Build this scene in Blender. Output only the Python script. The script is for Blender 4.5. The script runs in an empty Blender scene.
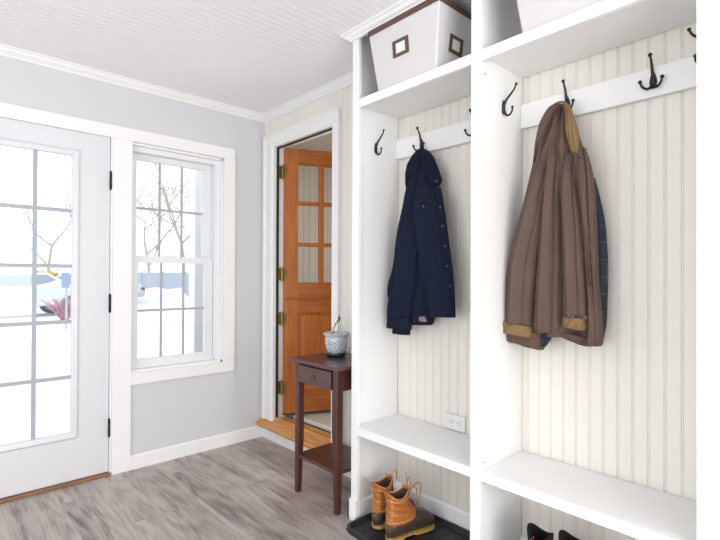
import bpy, bmesh, math, random
import numpy as np
from mathutils import Vector, Matrix
random.seed(7)
sc = bpy.context.scene
COL = sc.collection
R = math.radians

# ---------------------------------------------------------------- camera
# X runs along the wall with the glazed door, Y runs towards that wall, Z up.
CAM_H = 1.2
YAW, PITCH, ROLL, FPX, CY = R(47.3674), R(.343), R(.2347), 473.35, 274.07
Fv = Vector((math.cos(YAW)*math.cos(PITCH), math.sin(YAW)*math.cos(PITCH), math.sin(PITCH)))
r0 = Fv.cross(Vector((0, 0, 1))).normalized(); u0 = r0.cross(Fv)
Rv = r0*math.cos(ROLL)+u0*math.sin(ROLL); Uv = -r0*math.sin(ROLL)+u0*math.cos(ROLL)
cam = bpy.data.objects.new('camera', bpy.data.cameras.new('camera'))
COL.objects.link(cam)
m = Matrix((Rv, Uv, -Fv)).transposed().to_4x4(); m.translation = (0, 0, CAM_H)
cam.matrix_world = m
cam.data.sensor_width = 36; cam.data.lens = FPX/720*36
cam.data.shift_y = (CY-270)/720
cam.data.clip_start = .02; cam.data.clip_end = 300
sc.camera = cam

# ---------------------------------------------------------------- world, lights, exposure
w = bpy.data.worlds.new('sky'); sc.world = w; w.use_nodes = True
w.node_tree.nodes['Background'].inputs[0].default_value = (.93, .965, 1, 1)
w.node_tree.nodes['Background'].inputs[1].default_value = 1.9
sc.view_settings.view_transform = 'Standard'; sc.view_settings.look = 'None'
sc.view_settings.exposure = 0.03; sc.view_settings.gamma = 1
sc.view_settings.use_curve_mapping = False

def area(name, loc, rot, sx, sy, power, color=(1, 1, 1)):
    l = bpy.data.lights.new(name, 'AREA'); l.shape = 'RECTANGLE'; l.size = sx; l.size_y = sy
    l.energy = power; l.color = color
    o = bpy.data.objects.new(name, l); COL.objects.link(o); o.location = loc; o.rotation_euler = rot
    return o
# daylight entering by the two windows of the walls behind the camera
area('daylight_back_window', (-.1, -2.36, 1.12), (R(108), 0, 0), 2.6, 1.9, 92, (1, .985, .965))
area('daylight_left_window', (-2.06, .6, 1.12), (R(110), 0, R(-90)), 2.6, 1.9, 35, (.97, .985, 1))
# added fill lamp brightening the neighbouring room, no window modelled there
area('next_room_fill', (3.44, 2.4, 1.5), (R(90), 0, R(90)), 1.2, 1.2, 27, (1, .95, .88))

# ---------------------------------------------------------------- materials
def mat(name, col, rough=.5, spec=.5, metal=0, bump=0, bscale=200, noise=0, nscale=20, sheen=0, coat=0):
    m = bpy.data.materials.new(name); m.use_nodes = True
    nt = m.node_tree; b = nt.nodes['Principled BSDF']
    b.inputs['Base Color'].default_value = (*col, 1); b.inputs['Roughness'].default_value = rough
    b.inputs['Specular IOR Level'].default_value = spec; b.inputs['Metallic'].default_value = metal
    b.inputs['Coat Weight'].default_value = coat
    if sheen: b.inputs['Sheen Weight'].default_value = sheen
    tc = nt.nodes.new('ShaderNodeTexCoord')
    n = nt.nodes.new('ShaderNodeTexNoise'); n.inputs['Scale'].default_value = nscale; n.inputs['Detail'].default_value = 5
    nt.links.new(tc.outputs['Object'], n.inputs['Vector'])
    mx = nt.nodes.new('ShaderNodeMix'); mx.data_type = 'RGBA'
    k = noise if noise else .02
    mx.inputs[6].default_value = (*[c*(1-k) for c in col], 1); mx.inputs[7].default_value = (*[min(1, c*(1+k)) for c in col], 1)
    nt.links.new(n.outputs['Fac'], mx.inputs[0]); nt.links.new(mx.outputs[2], b.inputs['Base Color'])
    if bump:
        n2 = nt.nodes.new('ShaderNodeTexNoise'); n2.inputs['Scale'].default_value = bscale; n2.inputs['Detail'].default_value = 3
        nt.links.new(tc.outputs['Object'], n2.inputs['Vector'])
        bp = nt.nodes.new('ShaderNodeBump'); bp.inputs['Strength'].default_value = bump; bp.inputs['Distance'].default_value = .003
        nt.links.new(n2.outputs['Fac'], bp.inputs['Height']); nt.links.new(bp.outputs['Normal'], b.inputs['Normal'])
    return m

def wood(name, c1, c2, axis='Z', rough=.35, scale=5, stretch=14, spec=.5, coat=0):
    m = bpy.data.materials.new(name); m.use_nodes = True
    nt = m.node_tree; b = nt.nodes['Principled BSDF']; N = nt.nodes.new; L = nt.links.new
    b.inputs['Roughness'].default_value = rough; b.inputs['Specular IOR Level'].default_value = spec
    b.inputs['Coat Weight'].default_value = coat
    tc = N('ShaderNodeTexCoord'); mp = N('ShaderNodeMapping')
    s = [stretch]*3; s['XYZ'.index(axis)] = 1
    mp.inputs['Scale'].default_value = s
    L(tc.outputs['Object'], mp.inputs['Vector'])
    n = N('ShaderNodeTexNoise'); n.inputs['Scale'].default_value = scale; n.inputs['Detail'].default_value = 8; n.inputs['Distortion'].default_value = .6
    L(mp.outputs['Vector'], n.inputs['Vector'])
    r = N('ShaderNodeValToRGB'); r.color_ramp.elements[0].position = .3; r.color_ramp.elements[1].position = .7
    r.color_ramp.elements[0].color = (*c1, 1); r.color_ramp.elements[1].color = (*c2, 1)
    L(n.outputs['Fac'], r.inputs['Fac']); L(r.outputs['Color'], b.inputs['Base Color'])
    bp = N('ShaderNodeBump'); bp.inputs['Strength'].default_value = .12; bp.inputs['Distance'].default_value = .002
    L(n.outputs['Fac'], bp.inputs['Height']); L(bp.outputs['Normal'], b.inputs['Normal'])
    return m

def floor_mat():
    m = bpy.data.materials.new('vinyl_planks'); m.use_nodes = True
    nt = m.node_tree; b = nt.nodes['Principled BSDF']; N = nt.nodes.new; L = nt.links.new
    tc = N('ShaderNodeTexCoord'); mp = N('ShaderNodeMapping'); mp.inputs['Rotation'].default_value = (0, 0, R(90))
    L(tc.outputs['Object'], mp.inputs['Vector'])
    br = N('ShaderNodeTexBrick'); br.inputs['Scale'].default_value = 1; br.inputs['Brick Width'].default_value = 1.22
    br.inputs['Row Height'].default_value = .18; br.inputs['Mortar Size'].default_value = .0012; br.inputs['Mortar Smooth'].default_value = .3
    br.inputs['Color1'].default_value = (.0, 0, 0, 1); br.inputs['Color2'].default_value = (1, 1, 1, 1)
    br.offset = .37; br.offset_frequency = 3
    L(mp.outputs['Vector'], br.inputs['Vector'])
    # a different grain for every plank
    vm = N('ShaderNodeVectorMath'); vm.operation = 'MULTIPLY_ADD'
    L(br.outputs['Color'], vm.inputs[0]); vm.inputs[1].default_value = (3, 7, 0)
    L(tc.outputs['Object'], vm.inputs[2])
    mg = N('ShaderNodeMapping'); mg.inputs['Scale'].default_value = (6, .6, 1)
    L(vm.outputs[0], mg.inputs['Vector'])
    n1 = N('ShaderNodeTexNoise'); n1.inputs['Scale'].default_value = 1.3; n1.inputs['Detail'].default_value = 9; n1.inputs['Distortion'].default_value = 1.2
    n1.inputs['Roughness'].default_value = .60
    L(mg.outputs[0], n1.inputs['Vector'])
    mf = N('ShaderNodeMapping'); mf.inputs['Scale'].default_value = (75, 3.2, 1); L(vm.outputs[0], mf.inputs['Vector'])
    n2 = N('ShaderNodeTexNoise'); n2.inputs['Scale'].default_value = 1; n2.inputs['Detail'].default_value = 8; n2.inputs['Distortion'].default_value = 1.4
    L(mf.outputs[0], n2.inputs['Vector'])
    wv = N('ShaderNodeTexWave'); wv.wave_type = 'RINGS'; wv.inputs['Scale'].default_value = 3.2; wv.inputs['Distortion'].default_value = 11
    wv.inputs['Detail'].default_value = 3; wv.inputs['Detail Scale'].default_value = 1.6
    mw = N('ShaderNodeMapping'); mw.inputs['Scale'].default_value = (2.6, .30, 1); L(vm.outputs[0], mw.inputs['Vector']); L(mw.outputs[0], wv.inputs['Vector'])
    r = N('ShaderNodeValToRGB'); e = r.color_ramp.elements
    e[0].position = .30; e[0].color = (.155, .125, .115, 1); e[1].position = .70; e[1].color = (.50, .445, .41, 1)
    k = e.new(.5); k.color = (.35, .30, .275, 1)
    mx = N('ShaderNodeMath'); mx.operation = 'MULTIPLY_ADD'; L(wv.outputs['Fac'], mx.inputs[0]); mx.inputs[1].default_value = .12
    L(n1.outputs['Fac'], mx.inputs[2])
    m2 = N('ShaderNodeMath'); m2.operation = 'MULTIPLY_ADD'; L(n2.outputs['Fac'], m2.inputs[0]); m2.inputs[1].default_value = .48; L(mx.outputs[0], m2.inputs[2])
    m3 = N('ShaderNodeMath'); m3.operation = 'SUBTRACT'; L(m2.outputs[0], m3.inputs[0]); m3.inputs[1].default_value = .28
    m4 = N('ShaderNodeMath'); m4.operation = 'MULTIPLY_ADD'; L(br.outputs['Color'], m4.inputs[0]); m4.inputs[1].default_value = .07; L(m3.outputs[0], m4.inputs[2])
    L(m4.outputs[0], r.inputs['Fac'])
    mm = N('ShaderNodeMix'); mm.data_type = 'RGBA'; mm.inputs[7].default_value = (.24, .20, .185, 1)
    L(br.outputs['Fac'], mm.inputs[0]); L(r.outputs['Color'], mm.inputs[6]); L(mm.outputs[2], b.inputs['Base Color'])
    b.inputs['Roughness'].default_value = .33; b.inputs['Specular IOR Level'].default_value = .45
    bp = N('ShaderNodeBump'); bp.inputs['Strength'].default_value = .15; bp.inputs['Distance'].default_value = .002
    L(n2.outputs['Fac'], bp.inputs['Height']); L(bp.outputs['Normal'], b.inputs['Normal'])
    return m

def plaid_mat():
    m = bpy.data.materials.new('plaid_flannel'); m.use_nodes = True
    nt = m.node_tree; b = nt.nodes['Principled BSDF']; N = nt.nodes.new; L = nt.links.new
    b.inputs['Roughness'].default_value = .9
    tc = N('ShaderNodeTexCoord'); sp = N('ShaderNodeSeparateXYZ'); L(tc.outputs['Object'], sp.inputs[0])
    def band(out, period, ramp, off=0):
        a = N('ShaderNodeMath'); a.operation = 'MULTIPLY_ADD'; L(out, a.inputs[0]); a.inputs[1].default_value = 1/period; a.inputs[2].default_value = off
        f = N('ShaderNodeMath'); f.operation = 'FRACT'; L(a.outputs[0], f.inputs[0])
        r = N('ShaderNodeValToRGB'); r.color_ramp.interpolation = 'CONSTANT'
        e = r.color_ramp.elements
        for i, (p, c) in enumerate(ramp):
            k = e[i] if i < 2 else e.new(p)
            k.position = p; k.color = (*c, 1)
        L(f.outputs[0], r.inputs['Fac']); return r
    G, Nn, P, Y = (.008, .032, .030), (.010, .014, .048), (.06, .014, .055), (.20, .15, .05)
    h = band(sp.outputs['Z'], .062, [(0, G), (.36, Nn), (.40, Y), (.44, Nn), (.68, P), (.80, Nn), (.9, G)])
    v = band(sp.outputs['Y'], .045, [(0, Nn), (.3, G), (.55, P), (.62, Y), (.68, G)], .2)
    v2 = band(sp.outputs['X'], .045, [(0, Nn), (.3, G), (.55, P), (.62, Y), (.68, G)], .2)
    mv = N('ShaderNodeMix'); mv.data_type = 'RGBA'; mv.inputs[0].default_value = .35; L(v.outputs[0], mv.inputs[6]); L(v2.outputs[0], mv.inputs[7])
    mx = N('ShaderNodeMix'); mx.data_type = 'RGBA'; mx.inputs[0].default_value = .5
    L(h.outputs[0], mx.inputs[6]); L(mv.outputs[2], mx.inputs[7]); L(mx.outputs[2], b.inputs['Base Color'])
    return m

def glass_mat():
    m = bpy.data.materials.new('window_glass'); m.use_nodes = True
    nt = m.node_tree; N = nt.nodes.new; L = nt.links.new
    nt.nodes.remove(nt.nodes['Principled BSDF']); out = nt.nodes['Material Output']
    t = N('ShaderNodeBsdfTransparent'); t.inputs[0].default_value = (.96, .97, .97, 1)
    g = N('ShaderNodeBsdfGlossy'); g.inputs['Roughness'].default_value = .02
    f = N('ShaderNodeFresnel'); f.inputs[0].default_value = 1.45
    x = N('ShaderNodeMixShader'); L(f.outputs[0], x.inputs[0]); L(t.outputs[0], x.inputs[1]); L(g.outputs[0], x.inputs[2])
    L(x.outputs[0], out.inputs['Surface']); return m

M = dict(
    floor=floor_mat(), glass=glass_mat(), plaid=plaid_mat(),
    wall=mat('grey_wall_paint', (.625, .63, .65), .75, .3, bump=.05, bscale=400),
    ceil=mat('ceiling_beadboard_paint', (.90, .89, .92), .6, .3),
    bead=mat('cream_beadboard_paint', (.79, .762, .70), .45, .4),
    trim=mat('white_trim_paint', (.84, .84, .835), .38, .5),
    cab=mat('white_cabinet_paint', (.85, .85, .845), .38, .45),
    doorp=mat('white_door_paint', (.70, .70, .73), .4, .5),
    vinyl=mat('white_window_vinyl', (.80, .81, .83), .35, .5),
    black=mat('oil_rubbed_metal', (.016, .014, .014), .35, .6, metal=.4),
    bronze=mat('aged_brass', (.34, .27, .10), .4, .6, metal=.85, noise=.3, nscale=60),
    gasket_and_shade=mat('weatherstrip_and_gap_shade', (.03, .022, .018), .7),
    orange=wood('orange_pine', (.33, .088, .010), (.50, .152, .017), 'Z', .5, 3.5, 12),
    oranger=wood('orange_pine_rail', (.30, .078, .009), (.46, .138, .016), 'X', .5, 3.5, 12),
    sill=wood('varnished_oak', (.42, .16, .03), (.74, .34, .075), 'Y', .22, 4, 16, coat=.4),
    cherry=wood('dark_cherry', (.050, .015, .012), (.105, .034, .027), 'Z', .3, 4, 14, coat=.15),
    cherryh=wood('dark_cherry_top', (.058, .024, .022), (.108, .046, .042), 'Y', .3, 4, 14, coat=.2),
    thresh=wood('door_threshold_wood', (.16, .07, .03), (.30, .15, .07), 'X', .5),
    linen=mat('white_linen_box', (.66, .645, .65), .85, .2, bump=.25, bscale=500),
    linens=mat('beige_box_piping', (.62, .50, .40), .85),
    brown=mat('brown_faux_leather', (.115, .058, .045), .55),
    card=mat('paper_card', (.78, .78, .75), .8),
    dirt=mat('dark_hole', (.03, .03, .03), .8),
    canvas=mat('brown_waxed_canvas', (.118, .079, .063), .85, .2, bump=.25, bscale=260, noise=.16, nscale=9),
    canvas_in=mat('brown_hem_canvas', (.115, .072, .056), .85, .2, bump=.25, bscale=260, noise=.16, nscale=9),
    cord=mat('tan_corduroy', (.225, .145, .070), .9, .2, bump=.5, bscale=350, noise=.2, nscale=60),
    navy=mat('navy_wool', (.0095, .0140, .031), .92, .15, bump=.5, bscale=420, noise=.25, nscale=70),
    navyd=mat('dark_navy_lining', (.009, .011, .022), .9, .2, bump=.4, bscale=420),
    floral=mat('patterned_lining', (.26, .20, .24), .9, .2, noise=.95, nscale=260),
    brass=mat('brown_button', (.13, .085, .045), .4, .5),
    dbutton=mat('dark_snap_button', (.05, .035, .03), .35, .6),
    leather=mat('tan_leather', (.40, .130, .024), .42, .5, bump=.25, bscale=160, noise=.18, nscale=22),
    lace=mat('rust_rawhide_lace', (.45, .13, .055), .6),
    rubber=mat('brown_rubber', (.055, .036, .032), .36, .5, bump=.2, bscale=300),
    gum=mat('yellow_gum_sole', (.46, .29, .075), .5, .5),
    gumline=mat('faded_yellow_print', (.30, .215, .09), .6),
    stitch=mat('pale_stitching', (.72, .45, .22), .7),
    inner=mat('dark_boot_lining', (.07, .035, .02), .9),
    tray=mat('black_boot_tray', (.016, .017, .021), .45, .5, bump=.1, bscale=90),
    blackshoe=mat('black_suede', (.012, .011, .011), .85, .3, bump=.3, bscale=300),
    patch=mat('white_shoe_label', (.62, .61, .58), .7),
    red=mat('red_shoe_mark', (.25, .015, .03), .6),
    saucer=mat('teal_glazed_saucer', (.006, .045, .042), .18, .6, coat=.5),
    soil=mat('potting_soil', (.05, .035, .025), .95, .2, bump=.8, bscale=80),
    stem=mat('green_stem', (.16, .25, .06), .6), bud=mat('red_brown_buds', (.12, .035, .03), .6),
    plate=mat('white_outlet_plastic', (.76, .76, .74), .3, .5),
    slot=mat('outlet_slots', (.10, .10, .10), .6),
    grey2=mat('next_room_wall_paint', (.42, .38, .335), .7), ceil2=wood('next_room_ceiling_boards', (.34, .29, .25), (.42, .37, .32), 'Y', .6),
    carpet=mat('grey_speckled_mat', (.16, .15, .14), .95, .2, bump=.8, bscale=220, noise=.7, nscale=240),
    rug=mat('cream_shag_rug', (.50, .49, .37), .95, .2, bump=1, bscale=150, noise=.3, nscale=130),
    rugedge=mat('rug_binding', (.75, .73, .66), .9),
    concrete=mat('pale_driveway', (.86, .87, .88), .85), gravel=mat('snowy_verge', (.8, .8, .82), .9),
    bark=mat('grey_brown_bark', (.29, .26, .245), .9, noise=.3, nscale=12),
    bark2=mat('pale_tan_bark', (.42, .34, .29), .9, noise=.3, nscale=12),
    carw=mat('white_car_paint', (.62, .66, .72), .2, .6, coat=.6), carb=mat('blue_grey_car_paint', (.26, .31, .42), .25, .6, coat=.6),
    carg=mat('car_window_tint', (.25, .30, .34), .08, .7), tyre=mat('tyre_rubber', (.15, .17, .22), .8), rim=mat('wheel_alloy', (.55, .57, .6), .35, metal=.6),
    fence=mat('blue_grey_fence', (.42, .47, .55), .8), redtw=mat('red_twig_bush', (.50, .28, .34), .8), yel=mat('yellow_shrub_leaves', (.62, .42, .10), .8, noise=.3),
    grille=mat('grey_white_grille', (.40, .43, .475), .5, .3),
    porch=mat('white_porch_paint', (.86, .86, .88), .6), sign=mat('blue_sign_plate', (.25, .33, .50), .5),
)

# ---------------------------------------------------------------- helpers
def linkm(name, bm, material, parent=None, smooth=False, bevel=0, kind=None, subsurf=0, solid=0, segs=2):
    me = bpy.data.meshes.new(name)
    bmesh.ops.recalc_face_normals(bm, faces=bm.faces)
    bm.to_mesh(me); bm.free()
    me.materials.append(material)
    if smooth:
        for p in me.polygons: p.use_smooth = True
    o = bpy.data.objects.new(name, me); COL.objects.link(o)
    if parent is not None:
        o.parent = parent; o.matrix_parent_inverse = parent.matrix_basis.inverted()
    if solid:
        s = o.modifiers.new('s', 'SOLIDIFY'); s.thickness = solid; s.offset = 0
    if bevel:
        b = o.modifiers.new('b', 'BEVEL'); b.width = bevel; b.segments = segs; b.limit_method = 'ANGLE'; b.angle_limit = R(40)
    if subsurf:
        s = o.modifiers.new('u', 'SUBSURF'); s.levels = s.render_levels = subsurf
    if kind: o['kind'] = kind
    return o

def box(bm, x0, x1, y0, y1, z0, z1):
    v = [bm.verts.new((x, y, z)) for x in (x0, x1) for y in (y0, y1) for z in (z0, z1)]
    for f in ((0, 1, 3, 2), (4, 6, 7, 5), (0, 4, 5, 1), (2, 3, 7, 6), (0, 2, 6, 4), (1, 5, 7, 3)):
        bm.faces.new([v[i] for i in f])
    return v

def boxes(*bs):
    bm = bmesh.new()
    for b in bs: box(bm, *b)
    return bm

def prism(bm, pts, axis, a, b):
    """pts: 2D polygon in the two other axes, extruded along axis from a to b"""
    def P(p, t):
        return {'X': (t, p[0], p[1]), 'Y': (p[0], t, p[1]), 'Z': (p[0], p[1], t)}[axis]
    A = [bm.verts.new(P(p, a)) for p in pts]; B = [bm.verts.new(P(p, b)) for p in pts]
    n = len(pts)
    bm.faces.new(A); bm.faces.new(B[::-1])
    for i in range(n): bm.faces.new((A[i], B[i], B[(i+1) % n], A[(i+1) % n]))
    return bm

def tube(bm, path, rad, n=8, cap=True):
    path = [Vector(p) for p in path]; rs = rad if hasattr(rad, '__len__') else [rad]*len(path)
    prev = None; rings = []
    t0 = (path[1]-path[0]).normalized()
    a = t0.cross(Vector((0, 0, 1)));
    if a.length < 1e-3: a = t0.cross(Vector((1, 0, 0)))
    a.normalize()
    for i, p in enumerate(path):
        t = (path[min(i+1, len(path)-1)]-path[max(i-1, 0)]).normalized()
        a = (a-t*a.dot(t)).normalized(); b = t.cross(a)
        rings.append([bm.verts.new(p+(a*math.cos(2*math.pi*k/n)+b*math.sin(2*math.pi*k/n))*rs[i]) for k in range(n)])
    for A, B in zip(rings, rings[1:]):
        for k in range(n): bm.faces.new((A[k], A[(k+1) % n], B[(k+1) % n], B[k]))
    if cap: bm.faces.new(rings[0][::-1]); bm.faces.new(rings[-1])
    return bm

def spline(pts, n=8):
    P = [np.array(p, float) for p in pts]; P = [2*P[0]-P[1]]+P+[2*P[-1]-P[-2]]; out = []
    for i in range(1, len(P)-2):
        for k in range(n):
            t = k/n
            out.append(.5*((2*P[i])+(-P[i-1]+P[i+1])*t+(2*P[i-1]-5*P[i]+4*P[i+1]-P[i+2])*t*t+(-P[i-1]+3*P[i]-3*P[i+1]+P[i+2])*t**3))
    out.append(P[-2]); return out

def lathe(bm, prof, c=(0, 0, 0), n=40):
    rings = []
    for r, z in prof:
        rings.append([bm.verts.new((c[0]+r*math.cos(2*math.pi*k/n), c[1]+r*math.sin(2*math.pi*k/n), c[2]+z)) for k in range(n)] if r > 1e-6 else [bm.verts.new((c[0], c[1], c[2]+z))])
    for A, B in zip(rings, rings[1:]):
        if len(A) == 1 and len(B) == 1: continue
        for k in range(n):
            if len(A) == 1: bm.faces.new((A[0], B[(k+1) % n], B[k]))
            elif len(B) == 1: bm.faces.new((A[k], A[(k+1) % n], B[0]))
            else: bm.faces.new((A[k], A[(k+1) % n], B[(k+1) % n], B[k]))
    return bm

def loft(bm, rings, cap0=True, cap1=True, closed=True):
    V = [[bm.verts.new(p) for p in r] for r in rings]
    n = len(V[0])
    for A, B in zip(V, V[1:]):
        for k in range(n if closed else n-1): bm.faces.new((A[k], A[(k+1) % n], B[(k+1) % n], B[k]))
    if cap0: bm.faces.new(V[0][::-1])
    if cap1: bm.faces.new(V[-1])
    return bm

def ball(bm, c, r, s=(1, 1, 1)):
    mm = Matrix.Translation(c) @ Matrix.Diagonal((r*s[0], r*s[1], r*s[2], 1))
    bmesh.ops.create_uvsphere(bm, u_segments=14, v_segments=10, radius=1, matrix=mm); return bm

def thing(name, label, cat, loc, group=None, rz=0):
    o = bpy.data.objects.new(name, None); COL.objects.link(o); o.location = loc; o.rotation_euler = (0, 0, rz)
    o.empty_display_size = .05
    o['label'] = label; o['category'] = cat
    if group: o['group'] = group
    bpy.context.view_layer.update()
    return o
def tag(o, label, cat, group=None):
    o['label'] = label; o['category'] = cat
    if group: o['group'] = group
    return o
def local(o, parent):
    """part modelled in the thing's own coordinates"""
    o.parent = parent; o.matrix_parent_inverse = Matrix.Identity(4); return o
def struct(name, bm, material, **k): return linkm(name, bm, material, kind='structure', **k)

def at(X, px, py):
    """point of the plane X = const that the photograph shows at px, py"""
    d = Fv+Rv*((px-360)/FPX)-Uv*((py-CY)/FPX)
    return Vector((0, 0, CAM_H))+d*(X/d.x)

# ---------------------------------------------------------------- the room
YA, XB, CEIL = 3.125, 1.89, 2.41
XL, YBK = -2.2, -2.5
struct('floor', boxes((XL, 2.0, YBK, YA+.12, -.08, 0)), M['floor'])

def bead_profile(y0, y1, pitch=.0508, g=.0032, w=.010):
    """2D outline (y, depth) of beadboard: two grooves and a bead per board"""
    pts = []
    n = math.floor((y1-y0)/pitch); y = y0
    while y < y1-1e-4:
        e = min(y+pitch, y1)
        if e-y > w+.006:
            a = e-w
            pts += [(y, 0), (a-.0018, 0), (a-.0002, -g), (a+.0018, -g*.1), (a+.0048, -g*.1), (a+.0066, -g), (a+.0086, 0)]
        else: pts += [(y, 0)]
        y = e
    pts.append((y1, 0)); return pts

def bead_wall(bm, y0, y1, z0, z1, x=XB, t=.012, start=None):
    ps = bead_profile(y0, y1)
    poly = [(x-d, y) for y, d in ps]+[(x+t, y1), (x+t, y0)]
    prism(bm, poly, 'Z', z0, z1)

# ceiling, grooves running along X
bm = bmesh.new()
ps = bead_profile(YBK, YA+.1, .041, .0018, .009)
poly = [(y, CEIL-d) for y, d in ps]+[(YA+.1, CEIL+.05), (YBK, CEIL+.05)]
prism(bm, poly, 'X', XL, XB+.13)
struct('ceiling', bm, M['ceil'])

# wall with door and window
D0, D1, DT = -.112, .827, 2.045         # door opening
W0, W1, WB, WT = .90, 1.555, .598, 2.032  # window opening
t = .13
struct('wall_front', boxes((XL, D0, YA, YA+t, -.08, CEIL), (D0, D1, YA, YA+t, DT, CEIL), (D1, W0, YA, YA+t, -.08, CEIL),
       (W0, W1, YA, YA+t, -.08, WB), (W0, W1, YA, YA+t, WT, CEIL), (W1, XB+.12, YA, YA+t, -.08, CEIL)), M['wall'])
# beadboard wall with the doorway to the next room
O0, O1, OT = 2.295, 2.995, 2.165
bm = boxes((XB+.012, XB+.10, YBK, O0, -.08, CEIL), (XB+.012, XB+.10, O1, YA, -.08, CEIL), (XB+.012, XB+.10, O0, O1, OT, CEIL), (XB+.012, XB+.10, O0, O1, -.08, .10))
bead_wall(bm, YBK, O0, 0, CEIL); bead_wall(bm, O0, O1, OT, CEIL); bead_wall(bm, O1, YA, 0, CEIL); bead_wall(bm, O0, O1, 0, .09)
struct('wall_right', bm, M['bead'])
# unseen walls with the windows daylight comes through
struct('wall_left', boxes((XL-.1, XL, YBK, -.8, -.08, CEIL), (XL-.1, XL, 2.0, YA, -.08, CEIL), (XL-.1, XL, -.8, 2.0, -.08, .1), (XL-.1, XL, -.8, 2.0, 2.25, CEIL)), M['wall'])
struct('wall_back', boxes((XL-.1, -1.45, YBK-.1, YBK, -.08, CEIL), (1.25, XB+.1, YBK-.1, YBK, -.08, CEIL), (-1.45, 1.25, YBK-.1, YBK, -.08, .1), (-1.45, 1.25, YBK-.1, YBK, 2.25, CEIL)), M['wall'])

# crown mouldings
def crown_pts(s=1.0):   # distance from wall, drop from ceiling
    return [(0, 0), (.044*s, 0), (.044*s, -.006*s), (.036*s, -.010*s), (.030*s, -.022*s), (.016*s, -.034*s), (.010*s, -.040*s), (.010*s, -.046*s), (0, -.050*s)]
struct('trim_1', prism(bmesh.new(), [(YA-d, CEIL+z-.0005) for d, z in crown_pts()], 'X', XL, XB), M['trim'])
struct('trim_2', prism(bmesh.new(), [(XB-d, CEIL+z-.0005) for d, z in crown_pts(1.05)], 'Y', 1.81, YA-.001), M['trim'])

# casings around front door and window (flat boards 16 mm proud)
yc = YA-.016
cas = boxes((-.30, 1.642, yc, YA, 2.036, 2.112), (D1+.008, .945, yc, YA, 0, 2.036), (1.557, 1.642, yc, YA, .598, 2.036), (.945, 1.642, yc, YA, .524, .598), (-.30, D0-.008, yc, YA, 0, 2.036))
struct('trim_3', cas, M['trim'], bevel=.002)
# door jamb behind the casing
struct('trim_4', boxes((D0-.004, D0+.002, YA+.001, YA+.12, 0, DT), (D1-.002, D1+.007, YA-.012, YA+.12, 0, DT+.006), (D0, D1, YA-.012, YA+.12, DT-.004, DT+.006), (D1-.02, D1, YA+.052, YA+.08, 0, DT)), M['trim'])
struct('baseboard_front', prism(bmesh.new(), [(YA-.014, 0), (YA, 0), (YA, .087), (YA-.006, .087), (YA-.014, .078)], 'X', .945, XB-.001), M['trim'])
struct('baseboard_right', prism(bmesh.new(), [(XB-.014, 0), (XB-.0005, 0), (XB-.0005, .092), (XB-.006, .092), (XB-.014, .082)], 'Y', 1.768, YA-.0145), M['trim'])

# ---------------------------------------------------------------- front door
YD = YA+.004    # room side face of the door
GX0, GX1, GZ0, GZ1 = .09, .627, .296, 1.895
bm = boxes((D0+.003, GX0-.035, YD, YD+.044, .022, DT-.008), (GX1+.035, D1-.005, YD, YD+.044, .022, DT-.008),
           (GX0-.035, GX1+.035, YD, YD+.044, .022, GZ0-.035), (GX0-.035, GX1+.035, YD, YD+.044, GZ1+.035, DT-.008))
door = struct('door_1', bm, M['doorp'])
door['label'] = 'white glazed front door with black hinges'
fr = bmesh.new()
def frame_ring(bm, x0, x1, z0, z1, wd, y0, y1, y2=None):
    y2 = y0 if y2 is None else y2
    A = [(x0, z0), (x1, z0), (x1, z1), (x0, z1)]; B = [(x0+wd, z0+wd), (x1-wd, z0+wd), (x1-wd, z1-wd), (x0+wd, z1-wd)]
    va = [bm.verts.new((x, y2, z)) for x, z in A]; vb = [bm.verts.new((x, y0, z)) for x, z in B]
    vc = [bm.verts.new((x, y1, z)) for x, z in A]; vd = [bm.verts.new((x, y1, z)) for x, z in B]
    for i in range(4):
        j = (i+1) % 4
        bm.faces.new((va[i], va[j], vb[j], vb[i])); bm.faces.new((vb[i], vb[j], vd[j], vd[i]))
        bm.faces.new((vc[i], vc[j], va[j], va[i])); bm.faces.new((vd[i], vd[j], vc[j], vc[i]))
frame_ring(fr, GX0-.037, GX1+.037, GZ0-.037, GZ1+.037, .012, YD-.011, YD+.03, YD-.003)
frame_ring(fr, GX0-.0255, GX1+.0255, GZ0-.0255, GZ1+.0255, .0255, YD-.002, YD+.03, YD-.008)
linkm('glass_frame', fr, M['doorp'], door)
mu = bmesh.new()
for i in (1, 2):
    x = GX0+(GX1-GX0)*i/3; box(mu, x-.011, x+.011, YD+.0125, YD+.0165, GZ0, GZ1)
for j in (1, 2, 3, 4):
    z = GZ0+(GZ1-GZ0)*j/5; box(mu, GX0, GX1, YD+.0127, YD+.0163, z-.011, z+.011)
linkm('muntins', mu, M['grille'], door)
linkm('glass_pane', boxes((GX0-.005, GX1+.005, YD+.017, YD+.021, GZ0-.005, GZ1+.005)), M['glass'], door)
for zc in (1.776, 1.035, .287):
    bm = bmesh.new(); tube(bm, [(D1-.002, YD-.011, zc-.051), (D1-.002, YD-.011, zc+.051)], .0075, 12)
    for k in (-.053, .053): ball(bm, (D1-.002, YD-.011, zc+k), .0065)
    for k in (-.03, 0, .03): tube(bm, [(D1-.002, YD-.011, zc+k-.001), (D1-.002, YD-.011, zc+k+.001)], .0082, 12)
    linkm('hinge', bm, M['black'], door, smooth=True)
struct('trim_5', boxes((D0-.02, D1+.01, YA-.02, YA+.15, 0, .018)), M['thresh'], bevel=.004)

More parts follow.
